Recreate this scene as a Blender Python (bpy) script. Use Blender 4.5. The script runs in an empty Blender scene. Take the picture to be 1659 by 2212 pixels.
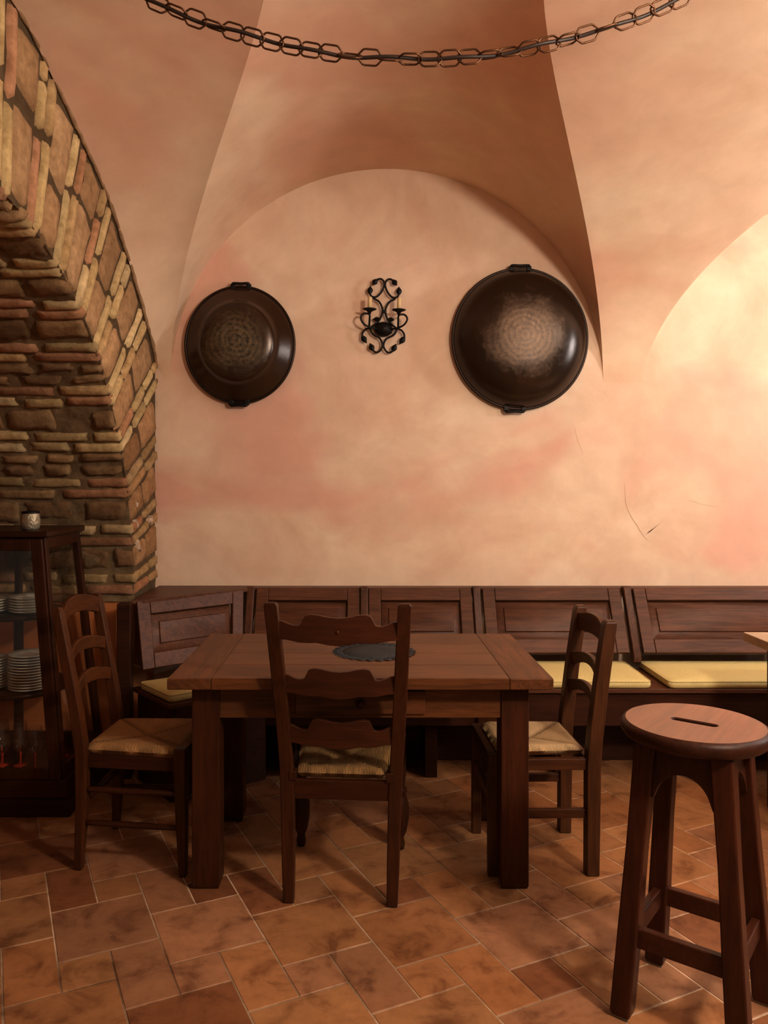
import bpy, bmesh, math, random
from math import sin, cos, pi, sqrt, radians as R
from mathutils import Vector as V, Matrix, noise
random.seed(7)
C = bpy.context.scene.collection
sc = bpy.context.scene

# ------------------------------------------------------------------ materials
def mat(name):
    m = bpy.data.materials.new(name); m.use_nodes = True
    nt = m.node_tree; b = nt.nodes['Principled BSDF']
    return m, nt, b

def nd(nt, typ, **kw):
    n = nt.nodes.new(typ)
    for k, v in kw.items():
        if k in n.inputs.keys() if hasattr(n.inputs, 'keys') else False:
            n.inputs[k].default_value = v
        else:
            setattr(n, k, v)
    return n

def noise_n(nt, scale, detail=4, rough=.55, vec=None, dist=0.0):
    n = nt.nodes.new('ShaderNodeTexNoise')
    n.inputs['Scale'].default_value = scale; n.inputs['Detail'].default_value = detail
    n.inputs['Roughness'].default_value = rough; n.inputs['Distortion'].default_value = dist
    if vec is not None: nt.links.new(vec, n.inputs['Vector'])
    return n

def ramp(nt, fac, stops):
    r = nt.nodes.new('ShaderNodeValToRGB')
    el = r.color_ramp.elements
    while len(el) < len(stops): el.new(.5)
    for e, (p, c) in zip(el, stops):
        e.position = p; e.color = (c[0], c[1], c[2], 1)
    nt.links.new(fac, r.inputs['Fac'])
    return r

def mapping(nt, scale=(1, 1, 1), rot=(0, 0, 0), src='Object'):
    t = nt.nodes.new('ShaderNodeTexCoord'); mp = nt.nodes.new('ShaderNodeMapping')
    mp.inputs['Scale'].default_value = scale; mp.inputs['Rotation'].default_value = rot
    nt.links.new(t.outputs[src], mp.inputs['Vector'])
    return mp.outputs['Vector']

def mixc(nt, fac, a, b, mode='MIX'):
    n = nt.nodes.new('ShaderNodeMix'); n.data_type = 'RGBA'; n.blend_type = mode
    for s, v in ((n.inputs[0], fac), (n.inputs[6], a), (n.inputs[7], b)):
        if isinstance(v, (int, float)): s.default_value = v
        elif isinstance(v, tuple): s.default_value = (v[0], v[1], v[2], 1)
        else: nt.links.new(v, s)
    return n.outputs[2]

def bump(nt, b, h, strength=.3, dist=.01):
    n = nt.nodes.new('ShaderNodeBump')
    n.inputs['Strength'].default_value = strength; n.inputs['Distance'].default_value = dist
    nt.links.new(h, n.inputs['Height']); nt.links.new(n.outputs['Normal'], b.inputs['Normal'])

WK = .5
def wood(name, dark, light, axis='z', rough=.48, grain=1.0, spec=.2, coat=0.0, k=WK):
    dark = tuple(q*k for q in dark); light = tuple(q*k*w for q, w in zip(light, (1.12, .98, .85)))
    m, nt, b = mat(name)
    s = {'x': (1.2, 16, 16), 'y': (16, 1.2, 16), 'z': (16, 16, 1.2)}[axis]
    v = mapping(nt, tuple(k*grain for k in s))
    n1 = noise_n(nt, 2.2, 6, .6, v, 1.2)
    n2 = noise_n(nt, 11, 3, .5, v)
    v3 = mapping(nt, (2.1, 2.1, 2.1)); n3 = noise_n(nt, 1.6, 3, .5, v3)
    c1 = ramp(nt, n1.outputs['Fac'], [(.28, dark), (.72, light)]).outputs['Color']
    c2 = ramp(nt, n2.outputs['Fac'], [(.3, (.62, .58, .55)), (.6, (1, 1, 1))]).outputs['Color']
    c3 = ramp(nt, n3.outputs['Fac'], [(.25, (.66, .64, .62)), (.7, (1.1, 1.08, 1.05))]).outputs['Color']
    c = mixc(nt, .55, c1, c2, 'MULTIPLY'); c = mixc(nt, .8, c, c3, 'MULTIPLY')
    nt.links.new(c, b.inputs['Base Color'])
    b.inputs['Roughness'].default_value = rough
    b.inputs['Specular IOR Level'].default_value = spec
    b.inputs['Coat Weight'].default_value = coat; b.inputs['Coat Roughness'].default_value = .15
    bump(nt, b, n2.outputs['Fac'], .12, .004)
    return m

def plaster(name, base, pink, cream, k=1.0):
    m, nt, b = mat(name)
    v = mapping(nt, (1, 1, 1))
    n1 = noise_n(nt, 1.7*k, 6, .6, v, 1.1)
    n2 = noise_n(nt, .75*k, 3, .5, mapping(nt, (1, 1.1, 1.4), (0.4, .3, 1.1)), .8)
    n3 = noise_n(nt, 5.5, 6, .6, v, .3)
    c1 = ramp(nt, n1.outputs['Fac'], [(.3, base), (.68, cream)]).outputs['Color']
    f2 = ramp(nt, n2.outputs['Fac'], [(.52, (0, 0, 0)), (.64, (1, 1, 1))]).outputs['Color']
    c = mixc(nt, f2, c1, pink)
    c3 = ramp(nt, n3.outputs['Fac'], [(.3, (.88, .865, .85)), (.65, (1.0, 1.0, 1.0))]).outputs['Color']
    c = mixc(nt, .8, c, c3, 'MULTIPLY')
    nt.links.new(c, b.inputs['Base Color'])
    b.inputs['Roughness'].default_value = .75; b.inputs['Specular IOR Level'].default_value = .25
    n4 = noise_n(nt, 2.6, 5, .5, v)
    bump(nt, b, n4.outputs['Fac'], .3, .03)
    return m

def stone_mat(name, rough=.9, bs=.5, mott=(.55, .5, .42)):
    m, nt, b = mat(name)
    a = nt.nodes.new('ShaderNodeAttribute'); a.attribute_name = 'Col'
    v = mapping(nt)
    n1 = noise_n(nt, 26, 6, .65, v); n2 = noise_n(nt, 7, 4, .6, v, .6)
    c1 = ramp(nt, n1.outputs['Fac'], [(.3, mott), (.65, (1.05, 1.03, 1))]).outputs['Color']
    c2 = ramp(nt, n2.outputs['Fac'], [(.3, (.7, .66, .6)), (.62, (1.05, 1.05, 1.05))]).outputs['Color']
    c = mixc(nt, .75, a.outputs['Color'], c1, 'MULTIPLY'); c = mixc(nt, .7, c, c2, 'MULTIPLY')
    nt.links.new(c, b.inputs['Base Color'])
    b.inputs['Roughness'].default_value = rough; b.inputs['Specular IOR Level'].default_value = .2
    bump(nt, b, n1.outputs['Fac'], bs, .012)
    return m

def tile_mat():
    m, nt, b = mat('terracotta_tile')
    a = nt.nodes.new('ShaderNodeAttribute'); a.attribute_name = 'Col'
    v = mapping(nt)
    n1 = noise_n(nt, 7, 6, .62, v, .5); n2 = noise_n(nt, 30, 4, .6, v)
    n3 = noise_n(nt, 2.2, 4, .55, v, .4)
    c1 = ramp(nt, n1.outputs['Fac'], [(.33, (.40, .30, .23)), (.48, (.88, .85, .82)), (.7, (1.08, 1.08, 1.06))]).outputs['Color']
    c2 = ramp(nt, n2.outputs['Fac'], [(.3, (.75, .72, .7)), (.55, (1, 1, 1))]).outputs['Color']
    c3 = ramp(nt, n3.outputs['Fac'], [(.3, (.78, .76, .7)), (.7, (1.08, 1.06, 1.05))]).outputs['Color']
    c = mixc(nt, .85, a.outputs['Color'], c1, 'MULTIPLY'); c = mixc(nt, .6, c, c2, 'MULTIPLY'); c = mixc(nt, .7, c, c3, 'MULTIPLY')
    nt.links.new(c, b.inputs['Base Color'])
    rr = ramp(nt, n1.outputs['Fac'], [(.3, (.62, .62, .62)), (.7, (.42, .42, .42))]).outputs['Color']
    nt.links.new(rr, b.inputs['Roughness'])
    b.inputs['Specular IOR Level'].default_value = .3
    bump(nt, b, n1.outputs['Fac'], .12, .008)
    return m

def simple(name, col, rough=.5, metal=0.0, spec=.5, bmp=None):
    m, nt, b = mat(name)
    v = mapping(nt)
    n = noise_n(nt, bmp[0] if bmp else 9, 4, .6, v)
    c = ramp(nt, n.outputs['Fac'], [(.3, tuple(k*.8 for k in col)), (.7, tuple(min(1, k*1.12) for k in col))]).outputs['Color']
    nt.links.new(c, b.inputs['Base Color'])
    b.inputs['Roughness'].default_value = rough; b.inputs['Metallic'].default_value = metal
    b.inputs['Specular IOR Level'].default_value = spec
    if bmp: bump(nt, b, n.outputs['Fac'], bmp[1], bmp[2])
    return m

def rush(name, col1, col2, hw, hd, straight=False):
    m, nt, b = mat(name)
    t = nt.nodes.new('ShaderNodeTexCoord'); s = nt.nodes.new('ShaderNodeSeparateXYZ')
    nt.links.new(t.outputs['Object'], s.inputs[0])
    def mth(op, a, c=None):
        n = nt.nodes.new('ShaderNodeMath'); n.operation = op
        for i, q in enumerate((a, c)):
            if q is None: continue
            if isinstance(q, (int, float)): n.inputs[i].default_value = q
            else: nt.links.new(q, n.inputs[i])
        return n.outputs[0]
    X, Y = s.outputs[0], s.outputs[1]
    ax = mth('DIVIDE', mth('ABSOLUTE', X), hw); ay = mth('DIVIDE', mth('ABSOLUTE', Y), hd)
    side = mth('GREATER_THAN', ax, ay)
    if straight: side = mth('MULTIPLY', side, 0.0)
    coord = mth('ADD', mth('MULTIPLY', side, Y), mth('MULTIPLY', mth('SUBTRACT', 1.0, side), X))
    nz = noise_n(nt, 14, 3, .6, t.outputs['Object'])
    w = mth('SINE', mth('ADD', mth('MULTIPLY', coord, 1100.0), mth('MULTIPLY', nz.outputs['Fac'], 5.0)))
    w01 = mth('ADD', mth('MULTIPLY', w, .5), .5)
    n2 = noise_n(nt, 5, 4, .6, t.outputs['Object'], .4)
    c = ramp(nt, w01, [(.0, tuple(k*.45 for k in col1)), (.6, col1)]).outputs['Color']
    c2 = ramp(nt, n2.outputs['Fac'], [(.3, (.6, .55, .45)), (.68, (1.1, 1.05, 1))]).outputs['Color']
    sd = mixc(nt, mth('MULTIPLY', side, .4), c, tuple(k*.9 for k in col2))
    sm = mth('ABSOLUTE', mth('SUBTRACT', ax, ay))
    c4 = ramp(nt, sm, [(.0, (.5, .44, .38)), (.12, (1, 1, 1))]).outputs['Color']
    sd = mixc(nt, 0.0 if straight else .9, sd, c4, 'MULTIPLY')
    nt.links.new(mixc(nt, .8, sd, c2, 'MULTIPLY'), b.inputs['Base Color'])
    b.inputs['Roughness'].default_value = .7
    bump(nt, b, w01, .6, .003)
    return m

def glass(name, tint=(1, 1, 1), rough=.0, thin=.93):
    # thin pane: mostly clear with mirror-like reflection by angle
    m, nt, b = mat(name)
    nt.nodes.remove(b)
    tr = nt.nodes.new('ShaderNodeBsdfTransparent'); tr.inputs['Color'].default_value = (tint[0]*thin, tint[1]*thin, tint[2]*thin, 1)
    gl = nt.nodes.new('ShaderNodeBsdfGlossy'); gl.inputs['Roughness'].default_value = rough
    lw = nt.nodes.new('ShaderNodeLayerWeight'); lw.inputs['Blend'].default_value = .5
    pw = nt.nodes.new('ShaderNodeMath'); pw.operation = 'POWER'; pw.inputs[1].default_value = 3.5
    nt.links.new(lw.outputs['Facing'], pw.inputs[0])
    fr = nt.nodes.new('ShaderNodeMath'); fr.operation = 'MULTIPLY_ADD'; fr.inputs[1].default_value = .7; fr.inputs[2].default_value = .09
    nt.links.new(pw.outputs[0], fr.inputs[0])
    mx = nt.nodes.new('ShaderNodeMixShader')
    nt.links.new(fr.outputs[0], mx.inputs[0]); nt.links.new(tr.outputs[0], mx.inputs[1]); nt.links.new(gl.outputs[0], mx.inputs[2])
    nt.links.new(mx.outputs[0], nt.nodes['Material Output'].inputs['Surface'])
    return m

def pan_mat(name, outer, inner, rin, cx=0.0, bright=(.3, .2, .13), metal=.75):
    # hammered pan: dull dark wall, scratched paler bottom with concentric wear rings
    m, nt, b = mat(name)
    t = nt.nodes.new('ShaderNodeTexCoord'); s = nt.nodes.new('ShaderNodeSeparateXYZ')
    nt.links.new(t.outputs['Object'], s.inputs[0])
    cmb = nt.nodes.new('ShaderNodeCombineXYZ')
    nt.links.new(s.outputs[0], cmb.inputs[0]); nt.links.new(s.outputs[2], cmb.inputs[1])
    ln = nt.nodes.new('ShaderNodeVectorMath'); ln.operation = 'LENGTH'
    nt.links.new(cmb.outputs[0], ln.inputs[0])
    nz = noise_n(nt, 9, 5, .65, t.outputs['Object'], .5)
    nf = noise_n(nt, 46, 8, .78, t.outputs['Object'], .8)
    def mth(op, a, c):
        n = nt.nodes.new('ShaderNodeMath'); n.operation = op
        for i, q in enumerate((a, c)):
            if isinstance(q, (int, float)): n.inputs[i].default_value = q
            else: nt.links.new(q, n.inputs[i])
        return n.outputs[0]
    rad = mth('ADD', mth('DIVIDE', ln.outputs['Value'], rin), mth('MULTIPLY', mth('SUBTRACT', nz.outputs['Fac'], .5), 1.1))
    f = ramp(nt, rad, [(.42, (1, 1, 1)), (1.05, (0, 0, 0))]).outputs['Color']
    rings = mth('ADD', mth('MULTIPLY', mth('SINE', mth('ADD', mth('MULTIPLY', ln.outputs['Value'], 210.0), mth('MULTIPLY', nz.outputs['Fac'], 9.0)), 0.0), .045), nf.outputs['Fac'])
    ci = ramp(nt, rings, [(.38, inner), (.68, bright)]).outputs['Color']
    c = mixc(nt, f, outer, ci)
    nt.links.new(c, b.inputs['Base Color'])
    rr = ramp(nt, nf.outputs['Fac'], [(.3, (.36, .36, .36)), (.7, (.52, .52, .52))]).outputs['Color']
    nt.links.new(mixc(nt, f, (.22, .22, .22), rr), b.inputs['Roughness'])
    b.inputs['Metallic'].default_value = metal
    bump(nt, b, nf.outputs['Fac'], .15, .003)
    return m

M = {}
M['wall'] = plaster('rose_plaster', (.74, .50, .355), (.75, .445, .335), (.85, .65, .485))
M['vault'] = plaster('rose_plaster_vault', (.76, .515, .35), (.74, .455, .315), (.84, .64, .46), .8)
M['orange'] = plaster('orange_plaster', (.5, .17, .05), (.45, .13, .04), (.55, .2, .07))
M['stone'] = stone_mat('arch_masonry')
M['tile'] = tile_mat()
M['table_x'] = wood('walnut_table_x', (.12, .045, .017), (.28, .115, .042), 'x', .36, spec=.22, k=.62)
M['table_y'] = wood('walnut_table_y', (.12, .045, .017), (.25, .105, .044), 'y', .42, spec=.22, k=.66)
M['table_y'].name = 'walnut_table_ends'
M['table_z'] = wood('walnut_table_z', (.085, .024, .009), (.155, .05, .018), 'z', .45)
M['chair_z'] = wood('dark_chair_z', (.07, .021, .008), (.135, .044, .016), 'z', .38)
M['chair_x'] = wood('dark_chair_x', (.075, .021, .008), (.145, .045, .017), 'x', .38)
M['chair_y'] = wood('dark_chair_y', (.07, .02, .008), (.13, .04, .015), 'y', .4)
M['rustic_z'] = wood('rustic_chair_z', (.09, .028, .010), (.2, .068, .022), 'z', .4)
M['rustic_x'] = wood('rustic_chair_x', (.11, .034, .011), (.23, .078, .024), 'x', .4)
M['oak_z'] = wood('oak_chair_z', (.09, .033, .013), (.2, .082, .033), 'z', .42)
M['oak_x'] = wood('oak_chair_x', (.10, .037, .015), (.22, .09, .036), 'x', .42)
M['oak_y'] = wood('oak_chair_y', (.09, .03, .012), (.18, .068, .027), 'y', .45)
M['bench_x'] = wood('bench_pine_x', (.11, .044, .025), (.235, .102, .058), 'x', .42, spec=.2, k=.62)
M['bench_z'] = wood('bench_pine_z', (.10, .04, .022), (.21, .09, .05), 'z', .42, spec=.2, k=.6)
M['bench_dark'] = wood('bench_dark', (.06, .019, .009), (.12, .04, .018), 'x', .45)
M['stool_z'] = wood('stool_z', (.075, .021, .010), (.14, .041, .018), 'z', .34, spec=.24)
M['stool_x'] = wood('stool_x', (.08, .023, .011), (.15, .045, .02), 'x', .34, spec=.24)
M['stool_seat'] = wood('stool_seat', (.23, .085, .045), (.38, .155, .085), 'x', .3, grain=.6, spec=.5, coat=.3, k=.64)
M['cab'] = wood('cabinet_wood_z', (.055, .015, .006), (.115, .034, .012), 'z', .36)
M['cab_x'] = wood('cabinet_wood_x', (.05, .014, .006), (.1, .03, .011), 'x', .36)
M['iron'] = simple('black_iron', (.014, .010, .008), .5, .6, .4, (40, .3, .003))
M['chain'] = simple('bronze_chain', (.14, .065, .032), .42, .85, .5, (60, .2, .002))
M['cable'] = simple('dark_cable', (.03, .014, .008), .5, .0)
M['cushion'] = simple('yellow_cloth', (.66, .53, .235), .85, 0, .2, (240, .25, .002))
M['doily'] = simple('slate_doily', (.045, .045, .048), .85, 0, .2, (120, .6, .004))
M['china'] = simple('white_china', (.74, .72, .64), .18, 0, .5)
M['glass'] = glass('clear_glass')
M['pane'] = glass('cabinet_glass', (1, .97, .92), .0, .9)
M['redglass'] = simple('red_glass_stem', (.55, .05, .03), .1, 0, .6)
M['candle'] = simple('candle_tube', (.72, .5, .26), .5, 0, .4)
M['lit_top'] = wood('lit_table_top', (.44, .34, .25), (.56, .45, .34), 'x', .35, k=1)  # strong light on the second table's top is put into this pale colour
M['jar'] = simple('cut_glass_jar', (.4, .34, .24), .12, .55, .6, (55, .8, .01))
M['rubber'] = simple('pale_rubber', (.3, .22, .15), .8)

# ------------------------------------------------------------------ mesh helpers
class MB:
    def __init__(s): s.v = []; s.f = []; s.col = []; s.smooth = []
    def add(s, verts, faces, col=(1, 1, 1), smooth=False):
        o = len(s.v); s.v += [tuple(p) for p in verts]
        for f in faces:
            s.f.append([i+o for i in f]); s.col.append(col); s.smooth.append(smooth)
    def box(s, x0, x1, y0, y1, z0, z1, col=(1, 1, 1)):
        s.add([(x0,y0,z0),(x1,y0,z0),(x1,y1,z0),(x0,y1,z0),(x0,y0,z1),(x1,y0,z1),(x1,y1,z1),(x0,y1,z1)],
              [(0,3,2,1),(4,5,6,7),(0,1,5,4),(1,2,6,5),(2,3,7,6),(3,0,4,7)], col)
    def prism(s, poly, z0, z1):   # vertical prism, poly counter-clockwise
        n = len(poly)
        s.add([(x, y, z0) for x, y in poly]+[(x, y, z1) for x, y in poly],
              [tuple(range(n-1, -1, -1)), tuple(range(n, 2*n))]+[(i, (i+1) % n, n+(i+1) % n, n+i) for i in range(n)])
    def loft(s, rings, cap=True, smooth=False, closed=True):
        n = len(rings[0]); vs = [p for r in rings for p in r]; fs = []
        for k in range(len(rings)-1):
            for i in range(n if closed else n-1):
                j = (i+1) % n
                fs.append((k*n+i, k*n+j, (k+1)*n+j, (k+1)*n+i))
        if cap:
            fs.append(tuple(range(n-1, -1, -1))); fs.append(tuple((len(rings)-1)*n+i for i in range(n)))
        s.add(vs, fs, smooth=smooth)
    def post(s, secs):            # secs: (x, y, z, half_x, half_y)
        s.loft([[(x-a, y-b, z), (x+a, y-b, z), (x+a, y+b, z), (x-a, y+b, z)] for x, y, z, a, b in secs])
    def beam(s, p, q, w, h, up=(0, 0, 1)):
        p, q = V(p), V(q); d = (q-p).normalized(); sd = d.cross(V(up)).normalized(); u = sd.cross(d)
        s.loft([[c-sd*w-u*h, c+sd*w-u*h, c+sd*w+u*h, c-sd*w+u*h] for c in (p, q)])
    def tube(s, pts, r, n=8, closed=False, cap=True):
        pts = [V(p) for p in pts]; N = len(pts); rings = []; prev = None
        for i, p in enumerate(pts):
            if closed: t = pts[(i+1) % N]-pts[i-1]
            else: t = pts[min(i+1, N-1)]-pts[max(i-1, 0)]
            t.normalize()
            if prev is None:
                a = V((0, 0, 1)) if abs(t.z) < .9 else V((1, 0, 0)); u = t.cross(a).normalized()
            else:
                u = (prev-t*prev.dot(t)).normalized()
            prev = u; w = t.cross(u); rr = r[i] if isinstance(r, (list, tuple)) else r
            rings.append([p+(u*cos(2*pi*k/n)+w*sin(2*pi*k/n))*rr for k in range(n)])
        if closed: rings.append(rings[0])
        s.loft(rings, cap and not closed, True)
    def lathe(s, prof, n=40, c=(0, 0, 0), sx=1, sy=1):   # profile (r, z) about z
        rings = [[(c[0]+max(r, 1e-4)*sx*cos(2*pi*k/n), c[1]+max(r, 1e-4)*sy*sin(2*pi*k/n), c[2]+z) for k in range(n)] for r, z in prof]
        s.loft(rings, False, True)
    def xf(s, m):
        s.v = [tuple(m @ V(p)) for p in s.v]; return s
    def build(s, name, m, parent=None, bev=0, seg=2, sm=False, loc=None):
        me = bpy.data.meshes.new(name); me.from_pydata(s.v, [], s.f); me.update()
        at = me.color_attributes.new('Col', 'FLOAT_COLOR', 'CORNER')
        data = []
        for p in me.polygons:
            c = s.col[p.index]
            for _ in range(p.loop_total): data += [c[0], c[1], c[2], 1.0]
        at.data.foreach_set('color', data)
        for p in me.polygons: p.use_smooth = s.smooth[p.index] or sm or bev > 0
        bm = bmesh.new(); bm.from_mesh(me); bmesh.ops.recalc_face_normals(bm, faces=bm.faces); bm.to_mesh(me); bm.free()
        me.materials.append(m if not isinstance(m, str) else M[m])
        o = bpy.data.objects.new(name, me); C.objects.link(o)
        if parent is not None: o.parent = parent
        if loc: o.location = loc
        if bev:
            b = o.modifiers.new('bevel', 'BEVEL'); b.width = bev; b.segments = seg; b.limit_method = 'ANGLE'
            b.angle_limit = R(35); b.harden_normals = True
        return o

def tag(o, label, cat, group=None, kind=None):
    if label: o['label'] = label
    if cat: o['category'] = cat
    if group: o['group'] = group
    if kind: o['kind'] = kind
    return o
def thing(name, label, cat, loc=(0, 0, 0), rz=0, group=None):
    o = bpy.data.objects.new(name, None); C.objects.link(o); o.location = loc; o.rotation_euler = (0, 0, rz)
    o.empty_display_size = .05
    return tag(o, label, cat, group)
def struct(o): o['kind'] = 'structure'; return o
def dup(root, loc, label, group=None, rz=None):
    r = root.copy(); C.objects.link(r); r.location = loc; r['label'] = label
    if rz is not None: r.rotation_euler = (0, 0, rz)
    for ch in list(root.children):
        c = ch.copy(); C.objects.link(c); c.parent = r
        for g in list(ch.children):
            d = g.copy(); C.objects.link(d); d.parent = c
    return r
def crom(pts, n=8, closed=False):
    P = [V(p) for p in pts]; out = []; N = len(P)
    for i in range(N if closed else N-1):
        if closed: a, b, c, d = P[i-1], P[i], P[(i+1) % N], P[(i+2) % N]
        else: a, b, c, d = P[max(i-1, 0)], P[i], P[i+1], P[min(i+2, N-1)]
        for k in range(n):
            t = k/n
            out.append(.5*((2*b)+(c-a)*t+(2*a-5*b+4*c-d)*t*t+(3*b-a-3*c+d)*t**3))
    if not closed: out.append(P[-1])
    return out
def lerp(a, b, t): return a+(b-a)*t
def interp(x, pts):
    if x <= pts[0][0]: return pts[0][1]
    for (a, p), (b, q) in zip(pts, pts[1:]):
        if x <= b: return lerp(p, q, (x-a)/(b-a))
    return pts[-1][1]

# ------------------------------------------------------------------ setting: floor
D = 4.50          # back wall
XL = -1.17        # plane of the left wall
def build_floor():
    mb = MB(); u = .154; g = .0017
    A = V((.425, -.905)).normalized(); B = V((.905, .425)).normalized()
    a0, b0 = -2.575, .80
    rnd = random.Random(3)
    def tile(a, b, da, db):
        pts = [(a0+(a)*u+g, b0+b*u+g), (a0+(a+da)*u-g, b0+b*u+g), (a0+(a+da)*u-g, b0+(b+db)*u-g), (a0+a*u+g, b0+(b+db)*u-g)]
        P = [A*p+B*q for p, q in pts]
        cx = sum(p.x for p in P)/4; cy = sum(p.y for p in P)/4
        if not (-3.3 < cx < 4.2 and -.9 < cy < 4.75): return
        k = rnd.uniform(.70, 1.0); w = rnd.random()
        col = (.44*k, (.192+.03*w)*k, (.078+.022*w)*k)
        if rnd.random() < .16: col = (.30*k, .12*k, .052*k)
        if rnd.random() < .14: col = (.45*k, .22*k, .115*k)
        z = rnd.uniform(-.0006, .0006); e = .0025
        inn = []
        c = V((cx, cy))
        for p in P:
            dv = (c-p); inn.append(p+dv.normalized()*e*1.4)
        vs = [(p.x, p.y, -.004) for p in P]+[(p.x, p.y, -.0022+z) for p in P]+[(p.x, p.y, z) for p in inn]
        fs = [(8, 9, 10, 11)]+[(i, (i+1) % 4, 4+(i+1) % 4, 4+i) for i in range(4)]+[(4+i, 4+(i+1) % 4, 8+(i+1) % 4, 8+i) for i in range(4)]
        mb.add(vs, fs, col)
    for i in range(-30, 31):
        for j in range(-30, 31):
            a = i*1+j*3; b = i*2-j*1
            tile(a, b, 2, 2); tile(a+2, b, 1, 1); tile(a+2, b+1, 2, 1)
    n = 90
    for a in range(n):
        for b in range(n):
            xa, xb = lerp(-3.4, 4.3, a/n), lerp(-3.4, 4.3, (a+1)/n); ya, yb = lerp(-1, 4.8, b/n), lerp(-1, 4.8, (b+1)/n)
            q = noise.noise(V((xa*2.4, ya*2.4, 4)))*.9+.5; q = max(0, min(1, q))
            mb.add([(xa, ya, -.0016), (xb, ya, -.0016), (xb, yb, -.0016), (xa, yb, -.0016)], [(0, 1, 2, 3)], (lerp(.2, .78, q), lerp(.12, .60, q), lerp(.07, .44, q)))
    return struct(mb.build('floor', 'tile'))
build_floor()

# ------------------------------------------------------------------ setting: back wall with peeling plaster lips
def build_wall():
    mb = MB()
    N, K = 120, 90
    vs = []; fs = []
    x0, x1, z0, z1 = XL-.25, 4.2, -.05, 3.5
    for k in range(K+1):
        for i in range(N+1):
            x = lerp(x0, x1, i/N); z = lerp(z0, z1, k/K)
            w = .006*noise.noise(V((x*1.6, z*1.6, 2)))
            vs.append((x, D+.0015, z))
    for k in range(K):
        for i in range(N):
            a = k*(N+1)+i; fs.append((a, a+1, a+N+2, a+N+1))
    mb.add(vs, fs, smooth=True)
    s = 378.0
    def lip(pix, wd, side, h=.006):
        pts = crom([V(((px-779)/s, 0, 1.48+(1036-py)/s)) for px, py in pix], 5)
        rows = []
        for i, p in enumerate(pts):
            t = pts[min(i+1, len(pts)-1)]-pts[max(i-1, 0)]; t.normalize(); n = V((-t.z, 0, t.x))*side
            j = .003*noise.noise(p*60)
            f = max(0, sin(pi*min(1, max(0, (i+.02)/(len(pts)-1)))))**.6; wq = wd*(.12+.88*f)
            b = p+n*j
            rows.append([(b.x, D+.004, b.z), (b.x, D+.0015-h*f, b.z), (b.x+n.x*wq*.4, D+.0014-h*f*.45, b.z+n.z*wq*.4), (b.x+n.x*wq, D+.0017, b.z+n.z*wq)])
        mb.loft([r[:2] for r in rows], False, False, closed=False); mb.loft([r[1:] for r in rows], False, True, closed=False)
    lip([(1350, 1040), (1352, 1085), (1362, 1112), (1378, 1138), (1392, 1160), (1406, 1170)], .22, 1, .0024)
    lip([(1240, 915), (1248, 950), (1262, 984)], .14, 1, .0012)
    lip([(1258, 1012), (1290, 1017), (1318, 1010)], .09, -1, .0012)
    lip([(1482, 1078), (1520, 1090), (1560, 1094)], .14, 1, .0013)
    return struct(mb.build('wall_back', 'wall'))
build_wall()

# ------------------------------------------------------------------ setting: vault
YC, EA, EB, Z0 = 2.2, 2.302, 1.17, 2.02
def prof(t): return YC+EA*cos(t*pi/2), Z0+EB*sin(t*pi/2)     # t 0 spring at wall .. 1 crown
LU = [(.15, 2.02, 1.237), (2.83, 1.87, 1.235)]
def hw(l, z):
    d = l[2]**2-(z-l[1])**2
    return sqrt(d) if d > 0 else 0
BND = [(.2, 2.6), (1.2, 3.0), (2.2, 3.12), (2.755, 3.07), (3.152, 2.95), (3.40, 2.87), (3.663, 2.766), (3.90, 2.62), (4.152, 2.445), (4.3, 2.33), (4.45, 2.20), (4.52, 2.1)]
def build_vault():
    mb = MB(); T = 48
    ts = [i/T for i in range(T+1)]
    def grid(rows):
        n = len(rows[0]); mb.add([p for r in rows for p in r],
            [(k*n+i, k*n+i+1, (k+1)*n+i+1, (k+1)*n+i) for k in range(len(rows)-1) for i in range(n-1)], smooth=True)
    for mir in (0, 1):
        def Y(y): return 2*YC-y if mir else y
        # between the left lunette and the stone arch: ruled from the groin to the masonry edge
        rows = []
        for t in ts:
            y, z = prof(t); xg = LU[0][0]-hw(LU[0], z)
            zb = interp(Y(y), BND) if not mir else interp(Y(y), BND)
            row = []
            for k in range(13):
                f = k/12; q = f**1.5
                row.append((lerp(xg, XL+.004, f), Y(y), lerp(z, zb, q)))
            rows.append(row)
        grid(rows)
        rows = []; rows2 = []
        for t in ts:
            y, z = prof(t)
            xa = LU[0][0]+hw(LU[0], z); xb = LU[1][0]-hw(LU[1], z)
            rows.append([(lerp(xa, xb, k/8), Y(y), z) for k in range(9)])
            xa = LU[1][0]+hw(LU[1], z)
            rows2.append([(lerp(xa, max(4.2, xa+.01), k/3), Y(y), z) for k in range(4)])
        grid(rows); grid(rows2)
        for l in LU:
            rows = []
            for i in range(97):
                p0 = math.asin(min(1, max(0, (Z0-l[1])/l[2]))); ph = lerp(p0, pi-p0, i/96)
                x = l[0]+l[2]*cos(ph); z = l[1]+l[2]*sin(ph)
                sgn = (z-Z0)/EB
                if z <= Z0: yg = YC+EA
                elif sgn >= 1: yg = YC
                else: yg = YC+EA*sqrt(1-sgn*sgn)
                rows.append([(x, Y(lerp(yg, YC+EA+.01, k/10)), z) for k in range(11)])
            grid(rows)
    return struct(mb.build('ceiling', 'vault'))
build_vault()

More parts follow.
